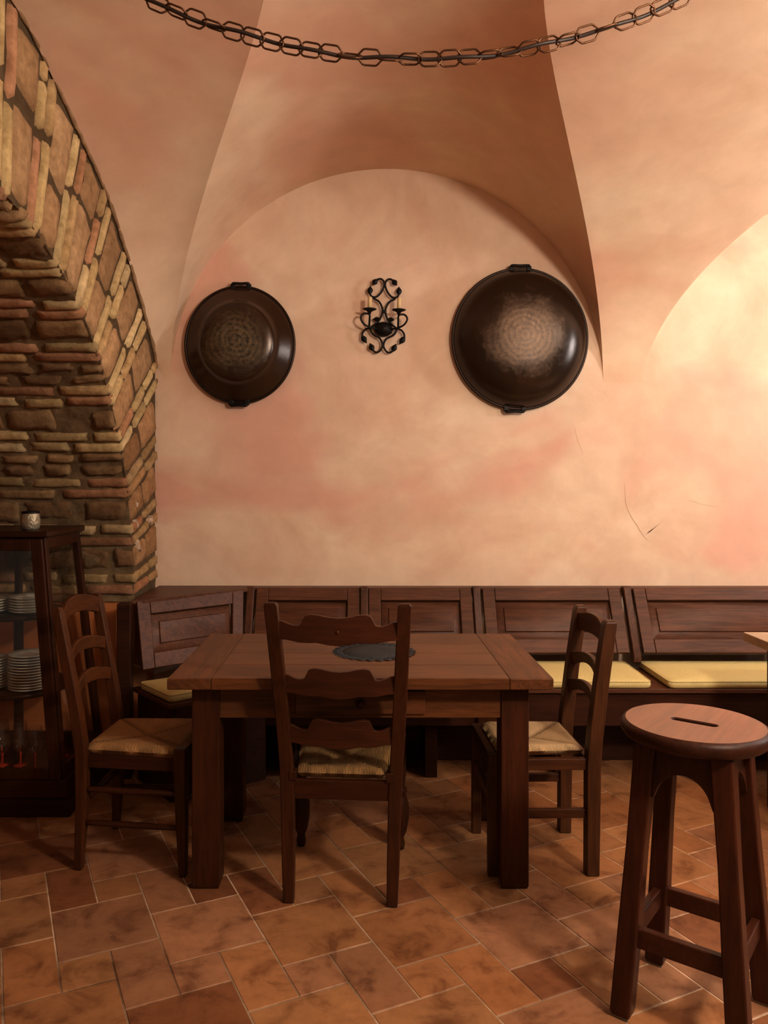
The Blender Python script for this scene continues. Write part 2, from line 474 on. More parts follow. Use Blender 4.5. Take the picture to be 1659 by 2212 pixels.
# ------------------------------------------------------------------ setting: left wall, a masonry arch
AY, AZ, RI = 2.45, .80, 1.62
def rb(th):
    # outer edge of the exposed masonry, in polar form about the arch centre
    c = []
    for y, z in BND:
        c.append((math.atan2(z-AZ, y-AY), math.hypot(y-AY, z-AZ)))
    c.sort()
    r = interp(th, c)
    if cos(th) > .01: r = min(r, (D+.015-AY)/cos(th))
    return r
rs = random.Random(11)
BRICK = [(.70, .52, .27), (.64, .46, .23), (.76, .58, .33), (.60, .40, .20), (.66, .48, .25), (.58, .31, .17), (.62, .33, .19)]
ROCK = [(.33, .20, .10), (.28, .165, .08), (.36, .225, .115), (.25, .15, .075), (.31, .18, .095)]
def patch(mb, f, nf, u0, u1, v0, v1, h, col, jit=.12, rough=.006, nu=6, nv=5, chop=.0):
    us = [0, .05, .2, .5, .8, .95, 1][:nu+1] if nu == 6 else [i/nu for i in range(nu+1)]
    vss = [0, .1, .35, .65, .9, 1]
    off = V((rs.uniform(-50, 50), rs.uniform(-50, 50), rs.uniform(-50, 50)))
    cj = [(rs.uniform(0, chop), rs.uniform(0, chop)) for _ in range(4)]
    g = []
    for a in us:
        for b in vss:
            du = jit*noise.noise(off+V((a*2.5, b*2.5, 0)))*.5; dv = jit*noise.noise(off+V((a*2.5, b*2.5, 9)))
            # chopped corners
            ca = (1-a)*(1-b); cb = a*(1-b); cc = a*b; cd = (1-a)*b
            uu = a+cj[0][0]*ca-cj[1][0]*cb-cj[2][0]*cc+cj[3][0]*cd
            vv = b+cj[0][1]*ca+cj[1][1]*cb-cj[2][1]*cc-cj[3][1]*cd
            U = lerp(u0, u1, min(1.02, max(-.02, uu+du))); W = lerp(v0, v1, min(1.02, max(-.02, vv+dv)))
            e = min(min(a, 1-a)*8, min(b, 1-b)*5, 1)
            hh = h*(e**.45)-.014*(1-min(1, e*3)) if e > 0 else -.016
            p = V(f(U, W)); n = V(nf(U, W))
            hh += rough*noise.noise(p*28+off)*min(1, e*2)
            g.append(p+n*hh)
    nb = len(vss); na = len(us)
    mb.add(g, [(i*nb+j, i*nb+j+1, (i+1)*nb+j+1, (i+1)*nb+j) for i in range(na-1) for j in range(nb-1)], col, True)
def shade(c, a=.85, b=1.12):
    k = rs.uniform(a, b); return (c[0]*k, c[1]*k, c[2]*k)
def build_arch():
    mb = MB()
    P = .255; wb = .052; gap = .009
    TH1 = 2.1; n = int((TH1-.04)*RI/P)
    # mortar bed: ring face and soffit
    MORT = (.23, .155, .085)
    N = 260; ring = []; sof = []
    for i in range(N+1):
        th = lerp(.03, TH1+.3, i/N); r1 = rb(th)+.03
        rr = []
        for k in range(13):
            r = lerp(RI+.004, r1, k/12); p = V((0, r*cos(th), r*sin(th)))
            rr.append((XL-.004+.006*noise.noise(p*9), AY+p.y, AZ+p.z))
        ring.append(rr)
        ss = []
        for k in range(101):
            x = lerp(XL-.002, -3.3, k/100)
            r = RI+.002+.012*noise.noise(V((x*7, th*9, 3)))+.008*noise.noise(V((x*23, th*34, 7)))
            ss.append((x, AY+r*cos(th), AZ+r*sin(th)))
        sof.append(ss)
    for g, MC in ((ring, (.13, .085, .046)), (sof, MORT)):
        w = len(g[0]); mb.add([p for r in g for p in r], [(k*w+i, k*w+i+1, (k+1)*w+i+1, (k+1)*w+i) for k in range(len(g)-1) for i in range(w-1)], MC, True)
    fr = lambda th, r: (XL, AY+r*cos(th), AZ+r*sin(th)); nr = lambda th, r: (1, 0, 0)
    def fs(x, th): return (x, AY+RI*cos(th), AZ+RI*sin(th))
    def ns(x, th): return (0, -cos(th), -sin(th))
    def soff_row(t0, t1, kind, first):
        x = XL+.012
        thin = kind == 'b'
        k = 0
        while x > -3.1:
            L = rs.uniform(.17, .34) if thin else rs.uniform(.12, .3)
            if k == 0 and first: L = first
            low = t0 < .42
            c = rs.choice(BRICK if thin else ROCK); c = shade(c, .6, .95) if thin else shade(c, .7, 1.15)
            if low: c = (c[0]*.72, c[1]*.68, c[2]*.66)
            h = rs.uniform(.010, .018) if thin else rs.uniform(.006, .022)
            if rs.random() < (.03 if thin else .03): x -= L; k += 1; continue
            sl = rs.uniform(-.004, .004)
            a0, a1 = t0+sl, t1+sl
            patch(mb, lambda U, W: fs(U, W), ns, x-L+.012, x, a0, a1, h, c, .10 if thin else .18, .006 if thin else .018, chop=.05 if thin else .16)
            x -= L; k += 1
    def ring_piece(tc, halfw, ra, rbb, col, jit, h, rough, chop=.06, taper=None):
        # constant linear width about a radial line; taper gives angular limits instead
        if rbb-ra < .02: return
        if taper is None:
            f = lambda U, W: (XL, AY+U*cos(tc)-W*sin(tc), AZ+U*sin(tc)+W*cos(tc))
            patch(mb, f, lambda U, W: (1, 0, 0), ra, rbb, -halfw, halfw, h, col, jit, rough, chop=chop)
        else:
            t0, t1, w0, w1 = taper
            f = lambda U, W: fr(lerp(t0+w0/U, t1-w1/U, W), U)
            patch(mb, f, nr, ra, rbb, 0, 1, h, col, jit*.55, rough, chop=chop*.6)
    for i in range(n):
        tA = .055+i*P/RI
        b1 = tA+(wb/2)/RI; b2 = tA+(wb*1.5+gap)/RI
        ts0 = tA; ts1 = tA+P/RI
        half = wb/2
        # soffit courses
        soff_row(b1-half/RI, b1+half/RI, 'b', rs.uniform(.2, .38)); soff_row(b2-half/RI, b2+half/RI, 'b', rs.uniform(.12, .3))
        s0 = b2+(half+gap)/RI; s1 = ts1-gap/RI
        if rs.random() < .35 and s1-s0 > .05:
            mid = lerp(s0, s1, rs.uniform(.4, .6)); soff_row(s0, mid-.004, 's', None); soff_row(mid+.004, s1, 's', None)
        else: soff_row(s0, s1, 's', rs.uniform(.12, .3))
        # face voussoirs
        for bi, tc in enumerate((b1, b2)):
            R1 = min(rb(tc-.01), rb(tc+.01))-.008
            r = RI-.004
            while r < R1-.015:
                L = rs.uniform(.2, .42)
                e = min(r+L, R1)
                if R1-e < .07: e = R1
                c = rs.choice(BRICK)
                c = shade(c, .85, 1.12)
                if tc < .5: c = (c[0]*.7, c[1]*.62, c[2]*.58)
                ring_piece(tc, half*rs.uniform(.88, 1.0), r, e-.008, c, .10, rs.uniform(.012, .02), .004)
                r = e
        tp = (b2, ts1+(wb/2)/RI, half+gap, half+gap)
        R1 = min(rb(s0), rb(s1))-.008; r = RI-.004
        while r < R1-.02:
            L = rs.uniform(.24, .42); e = min(r+L, R1)
            if R1-e < .16: e = R1
            c = shade(rs.choice([(.50, .31, .165), (.46, .28, .145), (.54, .345, .19), (.43, .26, .135)]), .9, 1.1)
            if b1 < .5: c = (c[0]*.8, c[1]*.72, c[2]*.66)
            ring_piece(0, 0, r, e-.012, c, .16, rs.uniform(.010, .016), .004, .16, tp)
            r = e
    # torn plaster scraps clinging to the corner
    for (th, r, L, w) in ((.27, 1.66, .05, .03), (.24, 1.9, .07, .025), (.2, 1.65, .06, .05), (.33, 1.68, .04, .02)):
        ring_piece(th, w, r, r+L, (.62, .45, .33), .5, .022, .01, .4)
    # ragged plaster edge between masonry and vault
    pts = []; 
    for i in range(120):
        th = lerp(.02, 1.75, i/119); r = rb(th)
        q = V((XL, AY+r*cos(th), AZ+r*sin(th))); k = noise.noise(q*22)*.012
        pts.append(q+V((.004, k*cos(th), k*sin(th))))
    mb2 = MB(); mb2.tube(pts, [.010+.006*noise.noise(p*30) for p in pts], 6)
    for f in range(len(mb2.f)): mb2.col[f] = (.40, .25, .14)
    mb.add(mb2.v, mb2.f, (.40, .25, .14), True)
    return struct(mb.build('wall_left', 'stone'))
build_arch()
mb = MB(); mb.box(-3.3, XL-.012, AY+RI+.012, 4.6, -.02, .865); mb.box(-3.4, -3.3, -.2, 4.6, -.02, 3.4)  # second box: unseen end wall of the passage, added to block light
struct(mb.build('wall_left_plinth', 'orange'))

# ------------------------------------------------------------------ dining table
def make_table(name, label, x0, x1, y0, y1, top_m, drawer=True):
    cx, cy = (x0+x1)/2, (y0+y1)/2
    t = thing(name, label, 'table', (cx, cy, 0))
    hx, hy = (x1-x0)/2, (y1-y0)/2
    mb = MB(); e = .155; n = 4
    for k in range(n):
        a = lerp(-hy, hy, k/n); b = lerp(-hy, hy, (k+1)/n)
        mb.box(-hx+e, hx-e, a+.0004, b-.0004, .739, .78)
    mb.build('tabletop', top_m, t, .003)
    for s in (-1, 1):
        mb = MB(); xa, xb = sorted((s*hx, s*(hx-e+.0006))); mb.box(xa, xb, -hy, hy, .739, .7795)
        mb.build('end_board', 'table_y' if top_m != 'lit_top' else top_m, t, .004)
    ov = .072; lw = .10
    for sx in (-1, 1):
        for sy in (-1, 1):
            X = sx*(hx-ov-lw/2); Y = sy*(hy-ov-lw/2); mb = MB()
            mb.post([(X, Y, 0, .046, .046), (X, Y, .012, .05, .05), (X, Y, .739, .05, .05)])
            mb.build('leg', 'table_z', t, .004)
    ix = hx-ov-lw; iy = hy-ov-.02
    for s in (-1, 1):
        mb = MB(); mb.box(-ix, ix, s*iy-.012, s*iy+.012, .617, .728)
        mb.build('apron', 'table_x', t, .002)
        mb = MB(); X = s*(hx-ov-.02); mb.box(X-.012, X+.012, -(hy-ov-lw), hy-ov-lw, .617, .728)
        mb.build('apron', 'table_y', t, .002)
    if drawer:
        mb = MB(); mb.box(-.235, .235, -iy-.022, -iy-.0125, .632, .716)
        d = mb.build('drawer', 'table_x', t, .003)
        mb = MB(); mb.lathe([(0, .0), (.009, .0), (.008, .014), (.016, .02), (.014, .03), (0, .033)], 16)
        mb.xf(Matrix.Translation((0, -iy-.022, .674)) @ Matrix.Rotation(R(90), 4, 'X')); mb.build('knob', 'table_z', d)
    return t
make_table('dining_table', 'square-legged reddish brown wooden dining table with three rush chairs pulled up around it', -.682, .680, 2.77, 3.58, 'table_x')
make_table('dining_table', 'second wooden table, only its pale brightly lit corner showing, beside the yellow bench cushions', 1.757, 3.1, 2.80, 3.617, 'lit_top', False)

# doily
def doily():
    t = thing('table_doily', 'round dark slate grey crocheted doily lying on the dining table', 'doily', (.055, 3.2, .780))
    N = 144; ri, ro = .128, .168
    mb = MB(); rows = []
    for r, z in ((.001, .0035), (.06, .004), (ri, .0035), (ri+.002, .0005)):
        rows.append([(r*cos(2*pi*k/N), r*sin(2*pi*k/N), z) for k in range(N)])
    mb.loft(rows, False, True); mb.build('centre', 'doily', t)
    mb = MB(); rows = []
    for j in range(7):
        f = j/6; row = []
        for k in range(N):
            a = 2*pi*k/N; lob = abs(sin(a*14)); r = lerp(ri-.002, ro-.012+.016*lob, f)
            z = .002+.003*sin(f*pi)*(.4+.6*lob)+.0015*sin(a*28)*f
            row.append((r*cos(a), r*sin(a), max(.0006, z)))
        rows.append(row)
    mb.loft(rows, False, True); 
    for k in range(28):
        a = 2*pi*(k+.5)/28; r = ro-.022
        mb.tube([(r*cos(a)+.012*cos(q)*cos(a)-.009*sin(q)*sin(a), r*sin(a)+.012*cos(q)*sin(a)+.009*sin(q)*cos(a), .0045) for q in [i*pi/6 for i in range(12)]], .0018, 5, True)
    mb.build('scalloped_border', 'doily', t)
doily()

# ------------------------------------------------------------------ chairs
def slat(mb, p0, p1, bot, top, bow, th, n=32, outv=(0, -1, 0)):
    # board between two posts; bot/top give height offsets over u, bow pushes it backward
    p0, p1, o = V(p0), V(p1), V(outv); rings = []
    for i in range(n+1):
        u = i/n; c = p0.lerp(p1, u)+o*(bow*4*u*(1-u)); b, t = bot(u), top(u)
        rings.append([c+V((0, 0, b))-o*th/2, c+V((0, 0, b))+o*th/2, c+V((0, 0, t))+o*th/2, c+V((0, 0, t))-o*th/2])
    mb.loft(rings)
def rush_seat(parent, hwf, hwb, hd, ztop, th, m, dish=.012, notch=.0):
    # woven seat: pillow with four wedges falling toward the diagonal seams
    N = 24; mb = MB(); top = []; 
    def prm(a, b):
        y = lerp(-hd, hd, b); w = lerp(hwb, hwf, b); return lerp(-w, w, a), y
    for i in range(N+1):
        for j in range(N+1):
            a, b = i/N, j/N; x, y = prm(a, b)
            ax, ay = abs(2*a-1), abs(2*b-1)
            e = max(ax, ay); rim = sqrt(max(0, 1-((e-.86)/.14)**2)) if e > .86 else 1
            seam = 1-min(1, abs(ax-ay)/.10); seam *= min(1, (1-e)*6)
            z = ztop-dish*(1-e)*1.7-.009*seam-(th*.5)*(1-rim)
            z += .0015*noise.noise(V((x*30, y*30, 1)))
            top.append((x, y, z))
    fs = [(i*(N+1)+j, (i+1)*(N+1)+j, (i+1)*(N+1)+j+1, i*(N+1)+j+1) for i in range(N) for j in range(N)]
    o = len(top); botv = []
    for i in range(N+1):
        for j in range(N+1):
            x, y, z = top[i*(N+1)+j]; a, b = i/N, j/N; e = max(abs(2*a-1), abs(2*b-1))
            botv.append((x, y, ztop-th+(th*.5)*(1-(sqrt(max(0, 1-((e-.86)/.14)**2)) if e > .86 else 1))))
    fs += [(o+i*(N+1)+j, o+i*(N+1)+j+1, o+(i+1)*(N+1)+j+1, o+(i+1)*(N+1)+j) for i in range(N) for j in range(N)]
    edge = [i*(N+1) for i in range(N+1)]+[N*(N+1)+j for j in range(1, N+1)]+[i*(N+1)+N for i in range(N-1, -1, -1)]+[j for j in range(N-1, 0, -1)]
    for k in range(len(edge)):
        p, q = edge[k], edge[(k+1) % len(edge)]
        fs.append((p, q, o+q, o+p))
    mb.add(top+botv, fs, smooth=True)
    return mb.build('rush_seat', m, parent)

RU1 = rush('rush_light', (.60, .39, .19), (.74, .53, .31), .18, .185)
RU2 = rush('rush_gold', (.50, .26, .09), (.58, .34, .14), .18, .2)
RU3 = rush('rush_straight', (.42, .235, .085), (.4, .2, .08), .2, .2, True)

# scallop-slat ladder-back chair, back to the viewer
def chair_centre():
    t = thing('ladder_back_chair', 'ladder-back chair with scalloped slats, seen from behind at the near side of the table', 'chair', (-.055, 2.975, 0), R(-4))
    yr = -.215
    def pst(s):
        return [(s*.181, yr-.012, 0, .019, .017), (s*.184, yr, .12, .022, .019), (s*.19, yr+.022, .36, .024, .02), (s*.196, yr+.026, .48, .024, .02),
                (s*.204, yr+.005, .62, .024, .019), (s*.214, yr-.045, .82, .024, .018), (s*.226, yr-.115, 1.055, .023, .017), (s*.2265, yr-.118, 1.066, .018, .013)]
    def pp(z, s):
        S = pst(s)
        x = interp(z, [(q[2], q[0]) for q in S]); y = interp(z, [(q[2], q[1]) for q in S]); return x, y
    for s in (-1, 1):
        mb = MB(); pts = pst(s)
        mb.post(pts); mb.build('rear_leg', 'chair_z', t, .005, 3)
    TOP = [(0, .032), (.05, .031), (.1, .022), (.14, .017), (.175, .017), (.2, .022), (.215, .038), (.235, .052), (.28, .056), (.34, .054), (.42, .047), (.5, .044)]
    BOT = [(0, -.031), (.08, -.032), (.18, -.040), (.26, -.041), (.33, -.040), (.42, -.047), (.5, -.050)]
    sy = lambda u, P: interp(u if u <= .5 else 1-u, P)
    for z in (.968, .772, .584):
        (xa, ya), (xb, yb) = pp(z, -1), pp(z, 1)
        mb = MB(); slat(mb, (xa+.012, ya, z), (xb-.012, yb, z), lambda u: sy(u, BOT), lambda u: sy(u, TOP), .014, .018, 72)
        sl = mb.build('back_slat', 'chair_x', t, .003)
        if z > .9:
            mb = MB(); mb.lathe([(0, .0), (.006, .0), (.006, .0035), (0, .005)], 12)
            mb.xf(Matrix.Translation((0, ya-.014-.0085, z-.002)) @ Matrix.Rotation(R(90), 4, 'X')); mb.build('wooden_peg', 'rustic_x', sl)
    # turned front legs
    for s in (-1, 1):
        mb = MB(); X = s*.200; Y = .20
        mb.lathe([(.0, 0), (.016, 0), (.02, .02), (.015, .045), (.026, .07), (.035, .12), (.036, .17), (.026, .21), (.020, .222), (.028, .230), (.028, .240), (.017, .25), (.021, .26), (.023, .30), (.024, .345)], 24, (X, Y, 0))
        mb.box(X-.024, X+.024, Y-.024, Y+.024, .345, .455); mb.build('front_leg', 'chair_z', t)
    rush_seat(t, .20, .155, .195, .462, .042, RU3, .014)
    # corner blocks at the back of the seat
    for s in (-1, 1):
        mb = MB(); mb.box(s*.172-.013, s*.172+.013, -.214, -.176, .418, .452); mb.build('seat_corner', 'chair_z', t, .004)
    mb = MB(); mb.box(-.178, .178, -.206, -.182, .352, .419); mb.build('seat_rail', 'chair_x', t, .003)
    mb = MB(); mb.box(-.18, .18, .19, .212, .36, .419); mb.build('seat_rail', 'chair_x', t, .003)
    for s in (-1, 1):
        mb = MB(); mb.beam((s*.184, -.19, .39), (s*.202, .19, .39), .011, .03); mb.build('seat_rail', 'chair_y', t, .003)
chair_centre()

# rustic curved-slat chair at left
def chair_left():
    t = thing('rush_chair', 'rustic chair with curved slats and golden rush seat, at the cabinet end of the table', 'chair', (-.848, 3.15, 0), R(-95))
    prf = [(0, -.206, .014, .014), (.03, -.206, .016, .016), (.25, -.195, .022, .021), (.44, -.197, .024, .022), (.6, -.218, .023, .021), (.78, -.253, .022, .02), (.95, -.285, .021, .018), (.985, -.292, .019, .017), (.995, -.294, .012, .01)]
    wx = lambda z: interp(z, [(0, .178), (.45, .172), (1, .178)])
    for s in (-1, 1):
        mb = MB(); mb.post([(s*wx(z), y, z, a, b) for z, y, a, b in prf]); mb.build('rear_leg', 'rustic_z', t, .007, 3)
        mb = MB(); mb.post([(s*.196, .203, 0, .0135, .0135), (s*.196, .203, .04, .016, .016), (s*.194, .198, .25, .022, .021), (s*.192, .194, .40, .024, .023), (s*.192, .194, .478, .024, .023)])
        mb.build('front_leg', 'rustic_z', t, .006, 3)
    yz = lambda z: interp(z, [(p[0], p[1]) for p in prf])
    for z, b, h, arch in ((.915, 0, .065, .034), (.765, 0, .05, .030), (.635, 0, .05, .030)):
        mb = MB(); ar = lambda u: arch*(1-(2*u-1)**2)
        slat(mb, (-wx(z)+.012, yz(z), z), (wx(z)-.012, yz(z), z), lambda u: ar(u)*.85, lambda u: ar(u)+h, .03, .019, 28)
        mb.build('back_slat', 'rustic_x', t, .005)
    rush_seat(t, .198, .166, .192, .478, .050, RU2, .012)
    for y in (-.180, .176):
        mb = MB(); mb.box(-.165, .165, y-.011, y+.011, .385, .432); mb.build('seat_rail', 'chair_x', t, .003)
    for s in (-1, 1):
        mb = MB(); mb.beam((s*.160, -.19, .408), (s*.176, .19, .408), .011, .024); mb.build('seat_rail', 'chair_y', t, .003)
        for z in (.305, .178):
            mb = MB(); a = V((s*.176, -.196, z)); b = V((s*.195, .2, z)); mb.tube([a.lerp(b, k/8) for k in range(9)], [.009+.003*sin(pi*k/8) for k in range(9)], 10)
            mb.build('stretcher', 'chair_y', t)
    mb = MB(); mb.tube([(lerp(-.176, .176, k/8), -.196, .25) for k in range(9)], [.009+.003*sin(pi*k/8) for k in range(9)], 10); mb.build('stretcher', 'chair_x', t)
    mb = MB(); mb.tube([(lerp(-.195, .195, k/8), .2, .26) for k in range(9)], [.009+.003*sin(pi*k/8) for k in range(9)], 10); mb.build('stretcher', 'chair_x', t)
chair_left()

# square-legged chair at right
def chair_right():
    t = thing('rush_chair', 'straight square-legged chair with pale straw seat, on the side of the table nearest the stool', 'chair', (.674, 3.132, 0), R(91.5))
    prf = [(0, -.188, .026, .024), (.40, -.192, .027, .026), (.5, -.198, .027, .026), (.7, -.222, .026, .025), (.93, -.254, .025, .024), (.945, -.257, .024, .022), (.952, -.258, .018, .016)]
    yz = lambda z: interp(z, [(p[0], p[1]) for p in prf])
    for s in (-1, 1):
        mb = MB(); mb.post([(s*.180, y, z, a, b) for z, y, a, b in prf]); mb.build('rear_leg', 'oak_z', t, .005, 2)
        mb = MB(); mb.box(s*.178-.019, s*.178+.019, .165, .203, 0, .452); mb.build('front_leg', 'oak_z', t, .004, 2)
    mb = MB()
    slat(mb, (-.158, yz(.9)+.004, .893), (.158, yz(.9)+.004, .893), lambda u: -.040+.008*sin(pi*u), lambda u: .042-.012*abs(cos(pi*u))**4+.008*sin(pi*u), .016, .020, 28)
    mb.build('back_slat', 'oak_x', t, .003)
    for z in (.712, .60):
        mb = MB(); ar = lambda u: .036*(1-(2*u-1)**2)
        slat(mb, (-.158, yz(z)+.004, z), (.158, yz(z)+.004, z), lambda u: ar(u)-.005, lambda u: ar(u)*.7+.046, .022, .02, 28)
        mb.build('back_slat', 'oak_x', t, .003)
    rush_seat(t, .166, .155, .166, .476, .042, RU1, .012)
    for y in (-.180, .186):
        mb = MB(); mb.box(-.16, .16, y-.013, y+.013, .395, .452 if y > 0 else .434); mb.build('seat_rail', 'oak_x', t, .003)
    for s in (-1, 1):
        mb = MB(); mb.box(s*.176-.014, s*.176+.014, -.17, .168, .392, .434); mb.build('seat_rail', 'oak_y', t, .003)
        mb = MB(); mb.box(s*.178-.011, s*.178+.011, -.17, .168, .212, .245); mb.build('stretcher', 'oak_y', t, .002)
    mb = MB(); mb.box(-.16, .16, .177, .199, .27, .305); mb.build('stretcher', 'oak_x', t, .002)
chair_right()

# ------------------------------------------------------------------ bar stool
def stool():
    t = thing('bar_stool', 'tall wooden bar stool with a round glossy seat and slotted hand hole', 'stool', (.935, 2.205, 0), R(52.5))
    # square corners lie at 45 degrees in local space, so every side is parallel to a local axis
    rf, rt = .150, .098
    H = .755
    for sx in (-1, 1):
        for sy in (-1, 1):
            mb = MB()
            mb.post([(sx*rf, sy*rf, .004, .024, .024), (sx*rf, sy*rf, .018, .028, .028), (sx*lerp(rf, rt, .3), sy*lerp(rf, rt, .3), .24, .0275, .0275), (sx*lerp(rf, rt, .6), sy*lerp(rf, rt, .6), .47, .0255, .0255), (sx*rt, sy*rt, H, .029, .029)])
            l = mb.build('leg', 'stool_z', t, .006, 3)
            mb = MB(); mb.box(sx*rf-.0225, sx*rf+.0225, sy*rf-.0225, sy*rf+.0225, 0, .0055); mb.build('foot_pad', 'rubber', l, .003)
    for k in range(4):
        Rm = Matrix.Rotation(k*pi/2, 4, 'Z')
        # apron: arched lower edge
        mb = MB(); rings = []
        for i in range(33):
            u = i/32; xx = lerp(-.075, .075, u)
            dz = .608+.075*sqrt(max(0, 1-((u-.5)/.42)**2))
            y = .097; kf = (dz-.615)/.2
            rings.append([(xx*(1+.35*(H-dz)/.3), y+.012*(H-dz)/.14-.011, dz), (xx*(1+.35*(H-dz)/.3), y+.012*(H-dz)/.14+.011, dz), (xx, y+.011, H), (xx, y-.011, H)])
        mb.loft(rings); mb.xf(Rm); mb.build('apron', 'stool_x' if k % 2 == 0 else 'stool_z', t, .002)
        f = lerp(rf, rt, .22/H)
        mb = MB(); mb.box(-f+.02, f-.02, f-.012, f+.012, .195, .25); mb.xf(Rm); mb.build('stretcher', 'stool_x', t, .004)
    N = 96; mb = MB(); Rr = .197
    def stad(r, L=.048):
        out = []
        for k in range(N):
            a = 2*pi*k/N; c, s_ = cos(a), sin(a)
            # ray from the centre onto a stadium outline
            lo, hi = 0, .2
            for _ in range(30):
                m = (lo+hi)/2; x, y = m*c, m*s_; dx = max(0, abs(x)-L)
                if math.hypot(dx, y) > r: hi = m
                else: lo = m
            out.append((lo*c, lo*s_))
        return out
    s1 = stad(.012); s2 = stad(.016)
    circ = lambda r, z: [(r*cos(2*pi*k/N), r*sin(2*pi*k/N), z) for k in range(N)]
    z1 = .802; z0 = .756
    mid = []
    rows = [[(x, y, z0+.004) for x, y in s1], [(x, y, z1-.004) for x, y in s1], [(x*1.0, y*1.0, z1-.001) for x, y in s2]]
    for f in (.35, .7): rows.append([(lerp(s2[k][0], .180*cos(2*pi*k/N), f), lerp(s2[k][1], .180*sin(2*pi*k/N), f), z1-.002+.0015*f) for k in range(N)])
    rows += [circ(.183, z1), circ(.190, z1-.003), circ(.1955, z1-.011), circ(.197, z1-.02), circ(.195, z1-.031), circ(.188, z1-.040), circ(.178, z0), circ(.1, z0), [(x, y, z0+.001) for x, y in s2], [(x, y, z0+.004) for x, y in s1]]
    mb.loft(rows[2:6], False, True); mb.xf(Matrix.Rotation(R(90), 4, 'Z'))
    seat = mb.build('seat', 'stool_seat', t)
    mb = MB(); mb.loft(rows[5:], False, True); mb.loft(rows[:3], False, False); mb.xf(Matrix.Rotation(R(90), 4, 'Z')); mb.build('seat_rim', M['bench_dark'], t)  # slot wall shares the dark rim wood to paint in the shade inside the hole
stool()

# ------------------------------------------------------------------ corner bench with panelled back
bench = thing('corner_bench', 'long dark panelled corner bench built along the back wall', 'bench', (0, 0, 0))
def panel_unit(BL, BR, TL, TR):
    # frame with raised field inside four corners, leaning toward the wall
    BL, BR, TL, TR = (V(q) for q in (BL, BR, TL, TR))
    L = ((BR-BL).length+(TR-TL).length)/2; Hh = ((TL-BL).length+(TR-BR).length)/2
    nn = (BR-BL).cross(TL-BL).normalized()
    def mp(mb):
        out = []
        for u, v, n in mb.v:
            a, b = u/L, v/Hh
            out.append(tuple(BL.lerp(BR, a).lerp(TL.lerp(TR, a), b)+nn*n))
        mb.v = out
    w = .068; mb = MB()
    for a, b, c, d in ((0, w, 0, Hh), (L-w, L, 0, Hh), (w, L-w, 0, .076), (w, L-w, Hh-.07, Hh)):
        mb.box(a+.0006, b-.0006, c, d, -.014, .014)
    mp(mb); fr = mb.build('backrest', 'bench_x', bench, .004)
    a, b, c, d = w, L-w, .076, Hh-.07; e = .042
    rings = []
    for k, z in ((.001, -.013), (.005, -.010), (e, .003), (e+.0015, .009), (e+.004, .0105)):
        rings.append([(a+k, c+k, z), (b-k, c+k, z), (b-k, d-k, z), (a+k, d-k, z)])
    mb = MB(); mb.loft(rings); mp(mb); mb.build('raised_panel', 'bench_x', fr, .0015)
YB = 4.232; YT = YB+.17
divx = [-.612, .02, .644, 1.482, 2.38]
segs = [(-.580, -.006), (.044, .618), (.678, 1.445), (1.518, 2.345), (2.41, 3.2)]
for a, b in segs: panel_unit((a, YB, .545), (b, YB, .545), (a, YT, .868), (b, YT, .868))
panel_unit((-1.072, 3.855, .545), (-.640, 4.235, .545), (-1.128, 3.945, .866), (-.655, 4.365, .866))
for x in divx:
    mb = MB()
    mb.loft([[(x-.021, y-.026, z), (x+.021, y-.026, z), (x+.021, y+.022, z), (x-.021, y+.022, z)] for y, z in ((YB+.0, .50), (YB+.0, .53), (YT, .876), (YT+.003, .884))])
    mb.build('divider_post', 'bench_z', bench, .006)
mb = MB(); mb.box(-.62, 3.2, YT+.002, D-.006, .856, .874); mb.build('top_rail', 'bench_x', bench, .003)
mb = MB(); mb.prism([(-1.15, 3.93), (-1.09, 3.955), (-.615, YT-.02), (-.615, D-.006), (-1.150, D-.006)], .857, .875); mb.build('corner_shelf', 'bench_x', bench, .002)
# seat boards, apron, plinth
mb = MB(); mb.prism([(-.50, 3.862), (3.2, 3.862), (3.2, 4.30), (-.62, 4.30), (-1.13, 3.90), (-.872, 3.585)], .43, .452)
mb.build('seat_board', 'bench_x', bench, .004)
mb = MB(); mb.box(-.47, 3.2, 3.882, 3.904, .265, .43); mb.build('apron', 'bench_dark', bench, .002)
mb = MB(); mb.prism([(-.862, 3.625), (-.845, 3.607), (-.47, 3.882), (-.47, 3.906)], .0, .43); mb.build('apron', 'bench_dark', bench, .001)
mb = MB(); mb.prism([(-1.10, 3.885), (-.866, 3.60), (-.846, 3.615), (-1.085, 3.90)], .0, .43); mb.build('side_panel', 'bench_dark', bench, .001)
for x in (-.3, .35, 1.0, 1.5, 2.4):
    mb = MB(); mb.box(x-.03, x+.03, 3.906, 4.15, 0, .43); mb.build('support', 'bench_dark', bench, .002)
mb = MB(); mb.box(-.8, 3.2, 4.15, 4.17, 0, .43); mb.build('back_panel', 'bench_dark', bench, .002)
mb = MB(); mb.box(-1.205, -1.137, 3.885, 3.945, 0, .868); mb.build('end_post', 'bench_dark', bench, .006)

